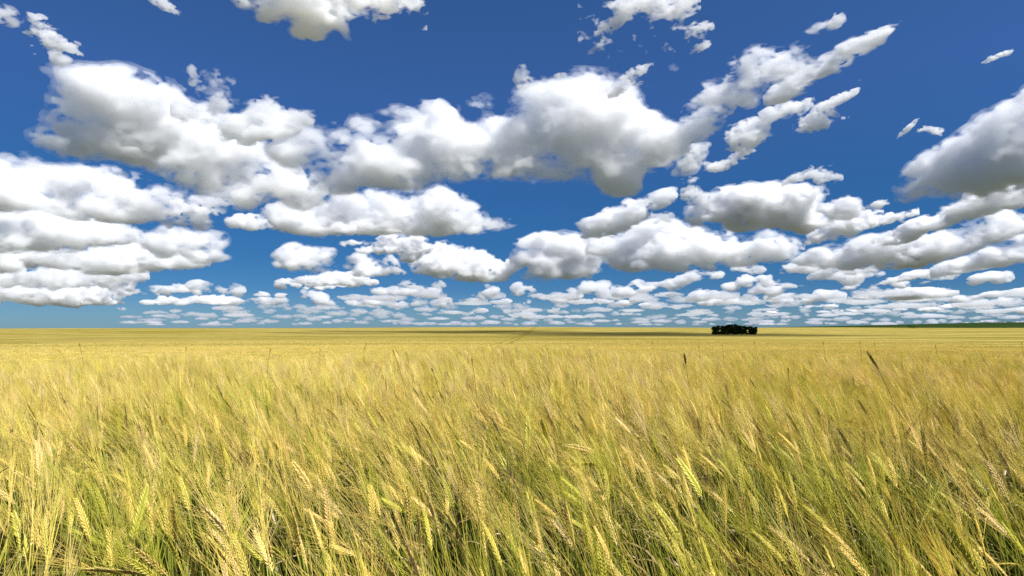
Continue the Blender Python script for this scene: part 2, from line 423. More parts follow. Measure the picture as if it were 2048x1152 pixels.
# one grain: a pointed oval, 5 rings of 6
GR = np.array([(0.0, .35), (.18, .8), (.42, 1.0), (.72, .72), (1.0, .10)])
def barley_parts(neck, direction, rng, L=.088, awn=.115, lean=(0, 0), grains=24, awn_r=.00042, awned=.62, wind=np.array([-1., 0, 0]), nleaf=1, twist=None, fat=1.0, spread=1.0):
    """geometry of one plant rooted at the origin: stem curve to NECK, ear leaving it along DIRECTION"""
    neck = np.asarray(neck, float); d = np.asarray(direction, float); d = d / np.linalg.norm(d)
    H = np.linalg.norm(neck)
    stem = bez(np.zeros(3), np.array([lean[0] * .3, lean[1] * .3, H * .45]), neck - d * .16 * (1 if d[2] > 0 else .6) + np.array([0, 0, .02 if d[2] < .3 else 0]), neck, 12)
    stemV, stemQ = tube(stem, np.linspace(.0021, .0012, 12), 5)
    up = np.repeat(np.linspace(0, 1, 12), 5)
    # ear axis: a gentle arc drooping with the wind and its own weight
    side0 = np.cross(d, rng.standard_normal(3)); side0 /= np.linalg.norm(side0)
    droop = np.array([0, 0, -1.]) * .16 + wind * .10
    s = np.linspace(0, 1, grains // 2 + 1)
    dirs = d[None] + droop[None] * s[:, None]; dirs /= np.linalg.norm(dirs, axis=1)[:, None]
    ax = neck + np.concatenate([[np.zeros(3)], np.cumsum(dirs[:-1] * L / (len(s) - 1), axis=0)])
    if twist is not None:
        b = np.asarray(twist, float); b = b - d * b.dot(d); b /= np.linalg.norm(b)
    else: b = side0
    earP = [tube(ax, np.linspace(.0016, .0008, len(ax)), 4)]
    awnP = []
    na = 6
    for i in range(grains):
        u = (i + .5) / grains
        k = u * (len(ax) - 1); j = int(k); f = k - j
        p = ax[j] * (1 - f) + ax[min(j + 1, len(ax) - 1)] * f
        t = dirs[min(j, len(dirs) - 1)]
        sg = 1 if i % 2 else -1
        bb = b - t * b.dot(t); bb /= np.linalg.norm(bb); nn = np.cross(t, bb)
        a = R(29) * (1.0 - .45 * u) * rng.uniform(.85, 1.15)
        g = t * math.cos(a) + bb * sg * math.sin(a) + nn * rng.normal() * .06; g /= np.linalg.norm(g)
        e1 = np.cross(g, nn); e1 /= np.linalg.norm(e1); e2 = np.cross(g, e1)
        size = math.sin(math.pi * (.14 + .80 * u)) ** .55 * fat
        gl, gw = .0118 * size * L / .088, .00208 * size * L / .088
        base = p + bb * sg * .0012
        ang = np.arange(na) * 2 * np.pi / na
        ring = (np.cos(ang)[:, None] * e1 + np.sin(ang)[:, None] * e2 * .9)
        V = (base + g * gl * GR[:, :1])[:, None, :] + ring[None] * (GR[:, 1] * gw)[:, None, None]
        ii = np.arange(len(GR) * na).reshape(len(GR), na); jj = np.roll(ii, -1, 1)
        earP.append((V.reshape(-1, 3), np.stack([ii[:-1], jj[:-1], jj[1:], ii[1:]], -1).reshape(-1, 4)))
        # its awn
        if awn > 0 and rng.random() < awned:
            al = awn * rng.uniform(.82, 1.1) * (1.08 - .25 * u)
            sp = R(15) * spread * (1.15 - .7 * u)
            q = t * math.cos(sp) + bb * sg * math.sin(sp) + nn * rng.normal() * .09 * spread + rng.standard_normal(3) * .03
            q /= np.linalg.norm(q)
            tip = base + g * gl * .96
            bend = wind * .10 + t * .12 + np.array([0, 0, -.03])
            pts = np.stack([tip, tip + q * al * .34 + bend * al * .05, tip + q * al * .68 + bend * al * .2, tip + (q + bend * .45) * al])
            awnP.append(tube(pts, np.array([1, .85, .6, .22]) * awn_r, 3))
    leaves = []
    for _ in range(nleaf):
        k = int(rng.integers(4, 9)); p = stem[k]
        th = rng.uniform(0, 2 * np.pi); o = np.array([math.cos(th), math.sin(th), 0])
        ll = rng.uniform(.09, .19); w = rng.uniform(.0028, .0055); m = 12
        rise, curl = rng.uniform(.15, 2.2), rng.uniform(.4, 3.6)
        e = math.atan(rise); P_ = [p]
        for q_ in range(m - 1):
            P_.append(P_[-1] + (o * math.cos(e) + np.array([0, 0, math.sin(e)])) * ll / (m - 1)); e -= curl / (m - 1) * (0.4 + 1.2 * q_ / m)
            th += rng.normal() * .16; o = np.array([math.cos(th), math.sin(th), 0])
        P_ = np.array(P_)
        T = np.gradient(P_, axis=0); T /= np.linalg.norm(T, axis=1)[:, None]
        S = np.cross(T, [0, 0, 1]); S /= np.maximum(np.linalg.norm(S, axis=1), 1e-4)[:, None]
        Nn = np.cross(S, T); tw = np.linspace(0, rng.uniform(-2.4, 2.4), m)
        S2 = S * np.cos(tw)[:, None] + Nn * np.sin(tw)[:, None]
        N2 = np.cross(S2, T)
        wd = (w * np.array([.5, .9, 1, 1, 1, .98, .93, .85, .72, .55, .35, .08]))[:, None]
        V = np.stack([P_ - S2 * wd, P_ + N2 * wd * .35, P_ + S2 * wd], 1)
        i = np.arange(m * 3).reshape(m, 3)
        q = np.stack([i[:-1, :-1], i[:-1, 1:], i[1:, 1:], i[1:, :-1]], -1).reshape(-1, 4)
        leaves.append((V.reshape(-1, 3), q))
    return dict(stem=(stemV, stemQ, up), ear=join(earP), beard=join(awnP) if awnP else None, leaf=leaves)

def meshes(gp, tagname=''):
    out = {}
    V, Q, up = gp['stem']
    me = mesh_np('stem', V, [Q], M_STEM, True)
    a = me.attributes.new('up', 'FLOAT', 'POINT'); a.data.foreach_set('value', up.astype(np.float32))
    out['stem'] = me
    out['ear'] = mesh_np('ear', gp['ear'][0], [gp['ear'][1]], M_EAR, True)
    if gp['beard']: out['beard'] = mesh_np('beard', gp['beard'][0], [gp['beard'][1]], M_AWN, True)
    out['leaf'] = [mesh_np('leaf', v, [q], M_LEAF, True) for v, q in gp['leaf']]
    return out

def whole(gp):
    """the same plant as one mesh, for the uncounted mass of the crop"""
    V, P_, MI, UP, o = [], [], [], [], 0
    items = [(gp['stem'][0], gp['stem'][1], 0), (*gp['ear'], 1)]
    if gp['beard']: items.append((*gp['beard'], 2))
    items += [(v, q, 3) for v, q in gp['leaf']]
    for v, q, k in items:
        V.append(v); P_.append(q + o); MI.append(np.full(len(q), k)); o += len(v)
        UP.append(gp['stem'][2] if k == 0 else np.ones(len(v)))
    me = mesh_np('barley_stalk', np.concatenate(V), [np.concatenate(P_)], None, True)
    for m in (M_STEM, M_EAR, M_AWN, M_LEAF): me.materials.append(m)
    me.polygons.foreach_set('material_index', np.concatenate(MI).astype(np.int32))
    a = me.attributes.new('up', 'FLOAT', 'POINT'); a.data.foreach_set('value', np.concatenate(UP).astype(np.float32))
    return me

WIND = np.array([-.92, .25, 0]); WIND /= np.linalg.norm(WIND)
def random_plant(rng, upright=.5, **kw):
    """a plant bowed by the wind; +-: direction of the ear between upright and nodding"""
    ph = math.atan2(WIND[1], WIND[0]) + rng.normal() * .55
    o = np.array([math.cos(ph), math.sin(ph), 0])
    th = np.clip(rng.normal(R(42), R(20)) * (1.35 - upright), R(3), R(115))
    d = o * math.sin(th) + np.array([0, 0, math.cos(th)])
    h = np.clip(rng.normal(.785, .03), .70, .84) - .03 * math.sin(th)
    off = o * h * (.05 + .16 * math.sin(th)) * rng.uniform(.6, 1.2)
    neck = np.array([off[0], off[1], h])
    return barley_parts(neck, d, rng, L=rng.uniform(.068, .088), awn=rng.uniform(.10, .135), lean=off, wind=WIND, **kw)
# ------------------------------------------------------------------ planting
rng = np.random.default_rng(5)
near_gp = [random_plant(np.random.default_rng(1000 + i), upright=(.75 if i % 3 == 0 else .35), nleaf=(1 if i % 3 == 1 else 0) + (1 if i % 8 == 0 else 0)) for i in range(16)]
near_me = [meshes(g) for g in near_gp]
mid_me = [whole(g) for g in near_gp]
far_me = [whole(random_plant(np.random.default_rng(1400 + i), upright=.12, nleaf=1, grains=18, awn_r=.00066, awned=.9)) for i in range(12)]

def make_plant(me, loc, rotz, scale, label, group):
    root = link('barley_plant', None)
    root.location = loc; root.rotation_euler = (0, 0, rotz); root.scale = (scale,) * 3
    tag(root, label, 'barley', group)
    link('stem', me['stem'], root)
    ear = link('ear', me['ear'], root)
    if 'beard' in me: link('beard', me['beard'], ear)
    for lf in me['leaf']: link('leaf', lf, root)
    return root

# ears that stand out in the photo: (base x, y, tip x, y, length m, label)
HERO = [
 (51,1114,7,1032,'thick ribbed ear bending to the corner, beside a curled white leaf'),
 (67,1090,53,1011,'upright ribbed ear just behind the thick one at the corner'),
 (82,984,48,938,'leaning ear crossing below a taller pointed ear near the field edge'),
 (80,953,60,885,'tall pointed pale ear standing above its leaning neighbour'),
 (173,957,164,897,'straight evenly ribbed ear standing clear of the others, ladder-like grains'),
 (109,946,109,888,'vertical greenish ear between the tall pointed ear and the ladder-like one'),
 (219,1073,224,1005,'short plump yellow ear on a green stem before dark gaps'),
 (263,1080,273,987,'upright arm of the V formed by two crossing ears'),
 (273,1073,308,1011,'slanting arm of the V formed by two crossing ears'),
 (367,1083,371,1039,'small slim ear standing over dark shade beside the V-shaped pair'),
 (458,1073,386,1022,'green-bearded ear lying over with a wide fan of long bristles'),
 (468,1087,519,1138,'drooping yellow ear pointing down beside a green leaf'),
 (649,1025,658,967,'fat yellow-green ear with bulging grains standing upright'),
 (625,984,581,926,'brown-shaded ear leaning against the fat yellow-green one'),
 (543,980,513,953,'short leaning ear with many pale bristles fanning upward'),
 (222,909,195,880,'hooked ear curling over above the ladder-like ear'),
 (458,991,441,955,'knobbly tan ear among fanned pale bristles'),
 (574,1121,533,1073,'slanting golden ear low down under the fat yellow-green ear'),
 (612,1121,591,1059,'long yellow ear just right of the slanting golden one'),
 (287,1148,205,1114,'pale ear lying nearly flat at the bottom, bristles spread sideways'),
 (756,1124,707,1073,'big plump cream ear lying diagonally at the bottom'),
 (850,1042,845,967,'upright cream ear with a neat herringbone of grains'),
 (830,991,796,952,'leaning ear touching the tip of the herringbone ear'),
 (1025,967,1002,912,'slim golden ear leaning in the middle of the crop'),
 (1069,1035,1054,974,'pale straw ear on a straight stem, below the slim golden ear'),
 (1055,902,1057,840,'tall vertical ear with a clear zigzag of grains above the slim golden ear'),
 (1199,929,1144,919,'lower of two ears blown horizontal with bristles streaming'),
 (1192,905,1137,892,'upper of two ears blown horizontal with bristles streaming'),
 (1361,1080,1319,1011,'long bright ear slanting with its bristles trailing upward'),
 (1267,1093,1233,1049,'brownish ear slanting near the bottom, left of the long bright ear'),
 (936,1104,912,1059,'greenish leaning ear low in the middle of the crop'),
 (792,1080,772,1028,'yellow ear leaning close to the herringbone ear'),
 (849,1090,818,1071,'small ear lying almost flat under the herringbone ear'),
 (1096,888,1084,837,'pale ear just right of the tall zigzag ear'),
 (1404,994,1368,922,'bright curved ear with sunlit edge grains, long and slim'),
 (1502,1066,1468,1008,'sunlit ear with a serrated edge below the long slim curved one'),
 (1806,1042,1782,994,'curving ear with glinting grains near a white dead leaf'),
 (1973,1138,1929,1066,'steep slanting ear with long green-gold bristles near the corner'),
 (2030,1128,1965,1112,'brown ear lying nearly flat at the corner of the field'),
 (1457,1134,1430,1083,'yellow-green ear low down beside drooping pale leaves'),
 (1560,1110,1570,1059,'dark brown shaded ear standing broad and upright'),
 (1666,1128,1638,1056,'long leaning tan ear beside the dark brown upright ear'),
 (1707,1114,1676,1107,'stubby ear bent sideways with its bristles fanned out'),
 (1365,1086,1348,1056,'cream ear tip beside the base of the long bright ear'),
 (1806,878,1813,837,'shaded brown ear upright above the rest of the crop'),
 (1997,926,1994,895,'short shaded brown ear standing upright near the field edge'),
]
n_ind = 0
CLEAR = []
for i, (xb, yb, xt, yt, lab) in enumerate(HERO):
    r = np.random.default_rng(7000 + i)
    L = r.uniform(.090, .102)
    px = math.hypot(xt - xb, yt - yb)
    hz = abs(xt - xb) > 1.2 * abs(yt - yb)
    d = L * F / px * (.86 if hz else .95)
    d = min(max(d, .85), 2.3)
    A_ = np.array(at(xb, yb, d / ray(xb, yb).y)); 
    k = np.array(at(xt, yt, d / ray(xt, yt).y)) - A_
    lk = np.linalg.norm(k)
    if lk < L: k = k + np.array([0, 1, 0]) * math.sqrt(L * L - lk * lk) * r.choice([-.8, .8])
    dirn = k / np.linalg.norm(k)
    base = A_ - dirn * np.array([.18, .18, 0]) * r.uniform(.7, 1.1)
    base[2] = float(land_z(base[0], base[1]))
    gp = barley_parts(A_ - base, dirn, r, L=L, awn=r.uniform(.11, .14), lean=(A_ - base)[:2], wind=WIND * .6, twist=np.array([1, .35 * r.normal(), .2]), nleaf=int(r.integers(1, 3)), grains=26, fat=1.38,
                      spread=1.6 if 'fan' in lab or 'spread' in lab else 1.0)
    CLEAR.append((min(xb, xt) - 6, max(xb, xt) + 26, A_[1]))
    make_plant(meshes(gp), base, 0, 1.0, lab, 'ears that stand out in the foreground')
    n_ind += 1

# stalk positions: jittered, denser near the camera
def scatter(d0, d1, dens, amax, seed):
    r = np.random.default_rng(seed)
    area = amax * (d1 ** 2 - d0 ** 2)
    n_ = int(area * dens)
    d = np.sqrt(r.uniform(d0 ** 2, d1 ** 2, n_)); a = r.uniform(-amax, amax, n_)
    return np.stack([np.sin(a) * d, np.cos(a) * d], 1), r
HALF = math.atan(PW / 2 / F)
pts, r = scatter(.80, 2.6, 265, HALF + .16, 11)
order = np.argsort(np.hypot(pts[:, 0], pts[:, 1]))
pts = pts[order]
fx = PW / 2 + F * pts[:, 0] / pts[:, 1]
hide = np.zeros(len(pts), bool)
for xa, xb_, dd in CLEAR:                # keep the ears that stand out in view
    hide |= (fx > xa) & (fx < xb_) & (pts[:, 1] < dd + .01) & (pts[:, 1] > dd - .30)
pts = pts[~hide]
inframe = np.abs(pts[:, 0] / pts[:, 1]) < PW / 2 / F * 1.03
ind = np.where(inframe)[0][:300 - n_ind]
for c, j in enumerate(ind):
    x, y = pts[j]
    make_plant(near_me[int(r.integers(0, 16))], (x, y, float(land_z(x, y))), r.normal() * .45, (r.normal() * .02 + 1.0) * (.90 + .10 * min(max((math.hypot(x, y) - .78) / .5, 0), 1)),
               'ripening bearded barley stalk in the thick of the foreground crop', 'barley stalks of the foreground crop')
rest = np.ones(len(pts), bool); rest[ind] = False

src = bpy.data.collections.new('barley_stalk_kinds')
for me in mid_me + far_me:
    src.objects.link(bpy.data.objects.new('barley_stalk', me))
XY, SC, RO, ID = [], [], [], []
def plant_mass(p, r, lo, hi, s0):
    n_ = len(p)
    XY.append(p); ID.append(r.integers(lo, hi, n_)); RO.append(r.normal(0, .45, n_)); SC.append(np.clip(r.normal(s0, .03, n_), .88, 1.07))
plant_mass(pts[rest], r, 0, 16, 1.0)
def flank(d0, d1, dens, a0, a1, seed):
    r_ = np.random.default_rng(seed)
    n_ = int((a1 - a0) * (d1 ** 2 - d0 ** 2) * dens)
    d_ = np.sqrt(r_.uniform(d0 ** 2, d1 ** 2, n_)); a_ = r_.uniform(a0, a1, n_) * r_.choice([-1, 1], n_)
    return np.stack([np.sin(a_) * d_, np.cos(a_) * d_], 1), r_
for d0_, d1_, den, a0_ in ((.9, 2.6, 265, .16), (2.6, 5.0, 340, .12), (5.0, 9.5, 220, .10), (9.5, 18, 100, .08)):
    pf, rf = flank(d0_, d1_, den * 2, HALF + a0_, HALF + .55, int(d0_ * 10)); plant_mass(pf, rf, 16, 28, .99)
p2, r2 = scatter(2.6, 5.0, 380, HALF + .12, 12); plant_mass(p2, r2, 0, 28, .99)
p3, r3 = scatter(5.0, 9.5, 330, HALF + .10, 13); plant_mass(p3, r3, 16, 28, 1.0)
p4, r4 = scatter(9.5, 18, 170, HALF + .08, 14); plant_mass(p4, r4, 16, 28, 1.0)
# the top of the crop going on across the hollow: tufts of several heads each
def tuft(seed):
    r = np.random.default_rng(seed)
    V, P_, MI, o = [], [], [], 0
    for _ in range(9):
        g = random_plant(r, upright=.2, nleaf=0, grains=8, awn_r=.0026, awned=.9, fat=2.0)
        sh = np.array([r.normal() * .28, r.normal() * .28, -.50])
        for key, k in (('ear', 1), ('beard', 2)):
            v, q_ = g[key]
            V.append(v + sh); P_.append(q_ + o); MI.append(np.full(len(q_), k)); o += len(v)
    me_ = mesh_np('barley_stalk', np.concatenate(V), [np.concatenate(P_)], None, True)
    for m in (M_STEM, M_EAR, M_AWN, M_LEAF): me_.materials.append(m)
    me_.polygons.foreach_set('material_index', np.concatenate(MI).astype(np.int32))
    return me_
for i in range(6): src.objects.link(bpy.data.objects.new('barley_stalk', tuft(1700 + i)))
n_low = sum(map(len, XY))
for d0_, d1_, den in ((40, 90, 3.0), (90, 180, 1.6), (180, 330, .55)):
    p5, r5 = scatter(d0_, d1_, den, HALF + .04, int(d0_)); plant_mass(p5, r5, 28, 34, 1.0)
XY, SC, RO, ID = map(np.concatenate, (XY, SC, RO, ID))
me = bpy.data.meshes.new('barley_crop')
me.vertices.add(len(XY))
Z = land_z(XY[:, 0], XY[:, 1])
Z[n_low:] += CROP * smooth(14, 45, np.hypot(XY[n_low:, 0], XY[n_low:, 1])) - .22
me.vertices.foreach_set('co', np.column_stack([XY, Z]).astype(np.float32).ravel())
for nm, ty, dat in (('scl', 'FLOAT', SC.astype(np.float32)), ('kind_id', 'INT', ID.astype(np.int32))):
    a = me.attributes.new(nm, ty, 'POINT'); a.data.foreach_set('value', dat)
wave = np.sin(XY[:, 0] * 1.5 + XY[:, 1] * 1.1) + .8 * np.sin(XY[:, 0] * .7 - XY[:, 1] * 2.1 + 1) + .6 * np.sin(XY[:, 0] * 3.1 + XY[:, 1] * .6)   # gusts laying the crop in waves
RO = RO + .22 * wave
SC = SC * (1 + .022 * np.sin(XY[:, 0] * 1.1 - XY[:, 1] * 1.7))
tilt = rng.normal(0, .07, (len(XY), 2)) + np.column_stack([.03 * wave, -.07 - .06 * wave])
a = me.attributes.new('rot', 'FLOAT_VECTOR', 'POINT'); a.data.foreach_set('vector', np.column_stack([tilt[:, 0], tilt[:, 1], RO]).astype(np.float32).ravel())
crop = tag(link('barley_crop', me), 'dense windblown mass of bearded barley running back to the crest', 'barley crop', None, 'stuff')
ng = bpy.data.node_groups.new('stalks_on_points', 'GeometryNodeTree')
ng.interface.new_socket('Geometry', in_out='INPUT', socket_type='NodeSocketGeometry')
ng.interface.new_socket('Geometry', in_out='OUTPUT', socket_type='NodeSocketGeometry')
N, Lk = ng.nodes, ng.links
gi, go = N.new('NodeGroupInput'), N.new('NodeGroupOutput')
ci = N.new('GeometryNodeCollectionInfo'); ci.inputs[0].default_value = src; ci.inputs['Separate Children'].default_value = True; ci.inputs['Reset Children'].default_value = True
ip = N.new('GeometryNodeInstanceOnPoints'); ip.inputs['Pick Instance'].default_value = True
def named(nm, ty):
    k = N.new('GeometryNodeInputNamedAttribute'); k.data_type = ty; k.inputs[0].default_value = nm
    return k.outputs[0]
Lk.new(gi.outputs[0], ip.inputs['Points']); Lk.new(ci.outputs[0], ip.inputs['Instance'])
Lk.new(named('kind_id', 'INT'), ip.inputs['Instance Index'])
Lk.new(named('rot', 'FLOAT_VECTOR'), ip.inputs['Rotation']); Lk.new(named('scl', 'FLOAT'), ip.inputs['Scale'])
Lk.new(ip.outputs[0], go.inputs[0])
crop.modifiers.new('stalks', 'NODES').node_group = ng
print('crop stalks', len(XY), 'individuals', n_ind + len(ind))

# ------------------------------------------------------------------ tall grass weeds standing above the crop
M_WEED, n, l = new_mat('dark_grass_head')
g_ = n.new('ShaderNodeNewGeometry')
wr = ramp(n, [(0, (.035, .045, .012)), (1, (.13, .10, .035))]); l.new(g_.outputs['Random Per Island'], wr.inputs[0])
b = n.new('ShaderNodeBsdfDiffuse'); l.new(wr.outputs[0], b.inputs[0]); l.new(b.outputs[0], n.new('ShaderNodeOutputMaterial').inputs[0])
M_WSTEM, n, l = new_mat('grass_stem')
b = n.new('ShaderNodeBsdfDiffuse'); b.inputs[0].default_value = (.17, .13, .04, 1); l.new(b.outputs[0], n.new('ShaderNodeOutputMaterial').inputs[0])
def weed(xb, yb, xt, yt, d, label, group=None, thick=.0042, n_sp=90, seed=0):
    """tall grass: head between two photo pixels, stem down into the crop"""
    r = np.random.default_rng(seed)
    a_ = np.array(at(xb, yb, d / ray(xb, yb).y)); t_ = np.array(at(xt, yt, d / ray(xt, yt).y))
    ax = (t_ - a_); L = np.linalg.norm(ax); ax /= L
    foot = a_ + np.array([-ax[0], 0, 0]) * .45; foot[2] = float(land_z(foot[0], foot[1]))
    root = link('grass_weed', None); root.location = foot
    tag(root, label, 'grass weed', group)
    S = bez(foot, foot + (a_ - foot) * .35 + np.array([0, 0, .1]), a_ - ax * .25, t_ - ax * .02, 14) - foot
    V, Q = tube(S, np.linspace(.0018, .0011, 14), 5)
    link('stem', mesh_np('stem', V, [Q], M_WSTEM, True), root)
    P_ = []
    U = np.cross(ax, [0, 1, 0]); U /= np.linalg.norm(U); W_ = np.cross(ax, U)
    for i in range(n_sp):
        u = (i + .5) / n_sp; th = i * 2.399
        o = U * math.cos(th) + W_ * math.sin(th)
        w = thick * math.sin(math.pi * (.08 + .86 * u)) ** .6
        c = a_ + ax * L * u + o * w * .35 - foot
        dd = ax * .8 + o * .75 + r.standard_normal(3) * .15; dd /= np.linalg.norm(dd)
        P_.append(tube([c, c + dd * w * .9, c + dd * w * 2.0], [w * .30, w * .34, w * .06], 4))
    V, Q = join(P_)
    link('head', mesh_np('head', V, [Q], M_WEED), root)
weed(1757, 738, 1733, 702, 2.5, 'tall dark grass head leaning over the crop, thickest of the weeds', seed=1, thick=.0040)
weed(1372, 729, 1368, 706, 3.2, 'slim dark grass head upright on a thin bare stem, clear of the crop', seed=2, thick=.0036)
TICK = [(240,714,238,703),(86,722,84,708),(160,693,158,686),(122,706,117,699),(340,714,331,705),(240,735,239,716),(728,700,729,692),(791,713,785,698),(813,712,811,703),
        (731,697,733,684),(1007,706,1006,697),(1306,690,1304,681),(1398,697,1397,690),(1510,690,1508,682),(1647,690,1646,683),(1720,690,1719,683),(1577,747,1576,735),
        (945,727,943,715),(866,744,863,736),(1750,692,1749,685),(1872,697,1870,688),(2044,690,2043,684),(640,704,640,695),(372,700,372,693),(540,703,541,697),(1095,703,1093,696),(1180,704,1179,697),(1445,695,1444,688)]
for i, (a1, b1, a2, b2) in enumerate([k for k in TICK if k[1] < 712 or k[0] > 600]):
    d = 5.0 + (i * 37 % 20) / 10.0
    if b1 > 712: d = 3.2
    weed(a1, b1, a2, b2, d, 'small dark grass head poking up along the crest of the crop', 'grass weeds along the crest of the crop', thick=.0026, n_sp=36, seed=20 + i)
# ------------------------------------------------------------------ clouds: closed meshes of real size filled with a scattering volume
def value_noise(shape, vox, lam, rng):
    """smooth value noise on a regular grid; vox = grid step, lam = wavelength per axis"""
    out = None
    lat = rng.standard_normal([int(n * vox / l) + 4 for n, l in zip(shape, lam)]).astype(np.float32)
    for ax, (n, l) in enumerate(zip(shape, lam)):
        u = np.arange(n) * vox / l + rng.random()
        i = u.astype(int)
        t = (u - i).astype(np.float32)
        # quadratic-ish cubic B-spline weights keep it free of lattice creases
        w = [(1 - t) ** 3 / 6, (3 * t ** 3 - 6 * t ** 2 + 4) / 6, (-3 * t ** 3 + 3 * t ** 2 + 3 * t + 1) / 6, t ** 3 / 6]
        sh = [1, 1, 1]
        sh[ax] = n
        acc = 0
        for k in range(4):
            acc = acc + np.take(lat, np.minimum(i + k, lat.shape[ax] - 1), axis=ax) * w[k].reshape(sh)
        lat = acc
    return lat / max(float(lat.std()), 1e-3)

def surface_nets(G):
    """closed quad surface of the set G > 0 (vectorised naive surface nets), in grid units"""
    S = G > 0
    nx, ny, nz = S.shape
    c = [(i, j, k) for i in (0, 1) for j in (0, 1) for k in (0, 1)]
    sub = lambda A, o: A[o[0]:nx - 1 + o[0], o[1]:ny - 1 + o[1], o[2]:nz - 1 + o[2]]
    cnt = sum(sub(S, o).astype(np.int8) for o in c)
    act = (cnt > 0) & (cnt < 8)
    ci = np.argwhere(act)
    vid = np.full(act.shape, -1, dtype=np.int64)
    vid[act] = np.arange(len(ci))
    P = np.zeros((len(ci), 3))
    N = np.zeros(len(ci))
    val = {o: G[ci[:, 0] + o[0], ci[:, 1] + o[1], ci[:, 2] + o[2]] for o in c}
    for a in c:
        for ax in range(3):
            if a[ax]: continue
            b = list(a); b[ax] = 1; b = tuple(b)
            va, vb = val[a], val[b]
            m = (va > 0) != (vb > 0)
            t = np.where(m, va / np.where(m, va - vb, 1), 0)
            p = np.array(a, dtype=float)[None, :].repeat(len(ci), 0)
            p[:, ax] += t
            P[m] += p[m]
            N[m] += 1
    V = ci + P / N[:, None]
    quads = []
    for ax in range(3):
        s0 = [slice(1, -1)] * 3; s1 = [slice(1, -1)] * 3
        s0[ax] = slice(0, -1); s1[ax] = slice(1, None)
        e = np.argwhere(S[tuple(s0)] != S[tuple(s1)])
        off = np.array([1, 1, 1]); off[ax] = 0
        e = e + off
        u, w = [(1, 2), (2, 0), (0, 1)][ax]
        du = np.zeros(3, dtype=int); du[u] = 1
        dw = np.zeros(3, dtype=int); dw[w] = 1
        q = [vid[tuple((e - a * du - b * dw).T)] for a, b in ((1, 1), (0, 1), (0, 0), (1, 0))]
        q = np.stack(q, 1)
        flip = ~S[tuple(e.T)]
        q[flip] = q[flip][:, ::-1]
        quads.append(q)
    return V, np.concatenate(quads)

CLOUD_BASE = 900.0
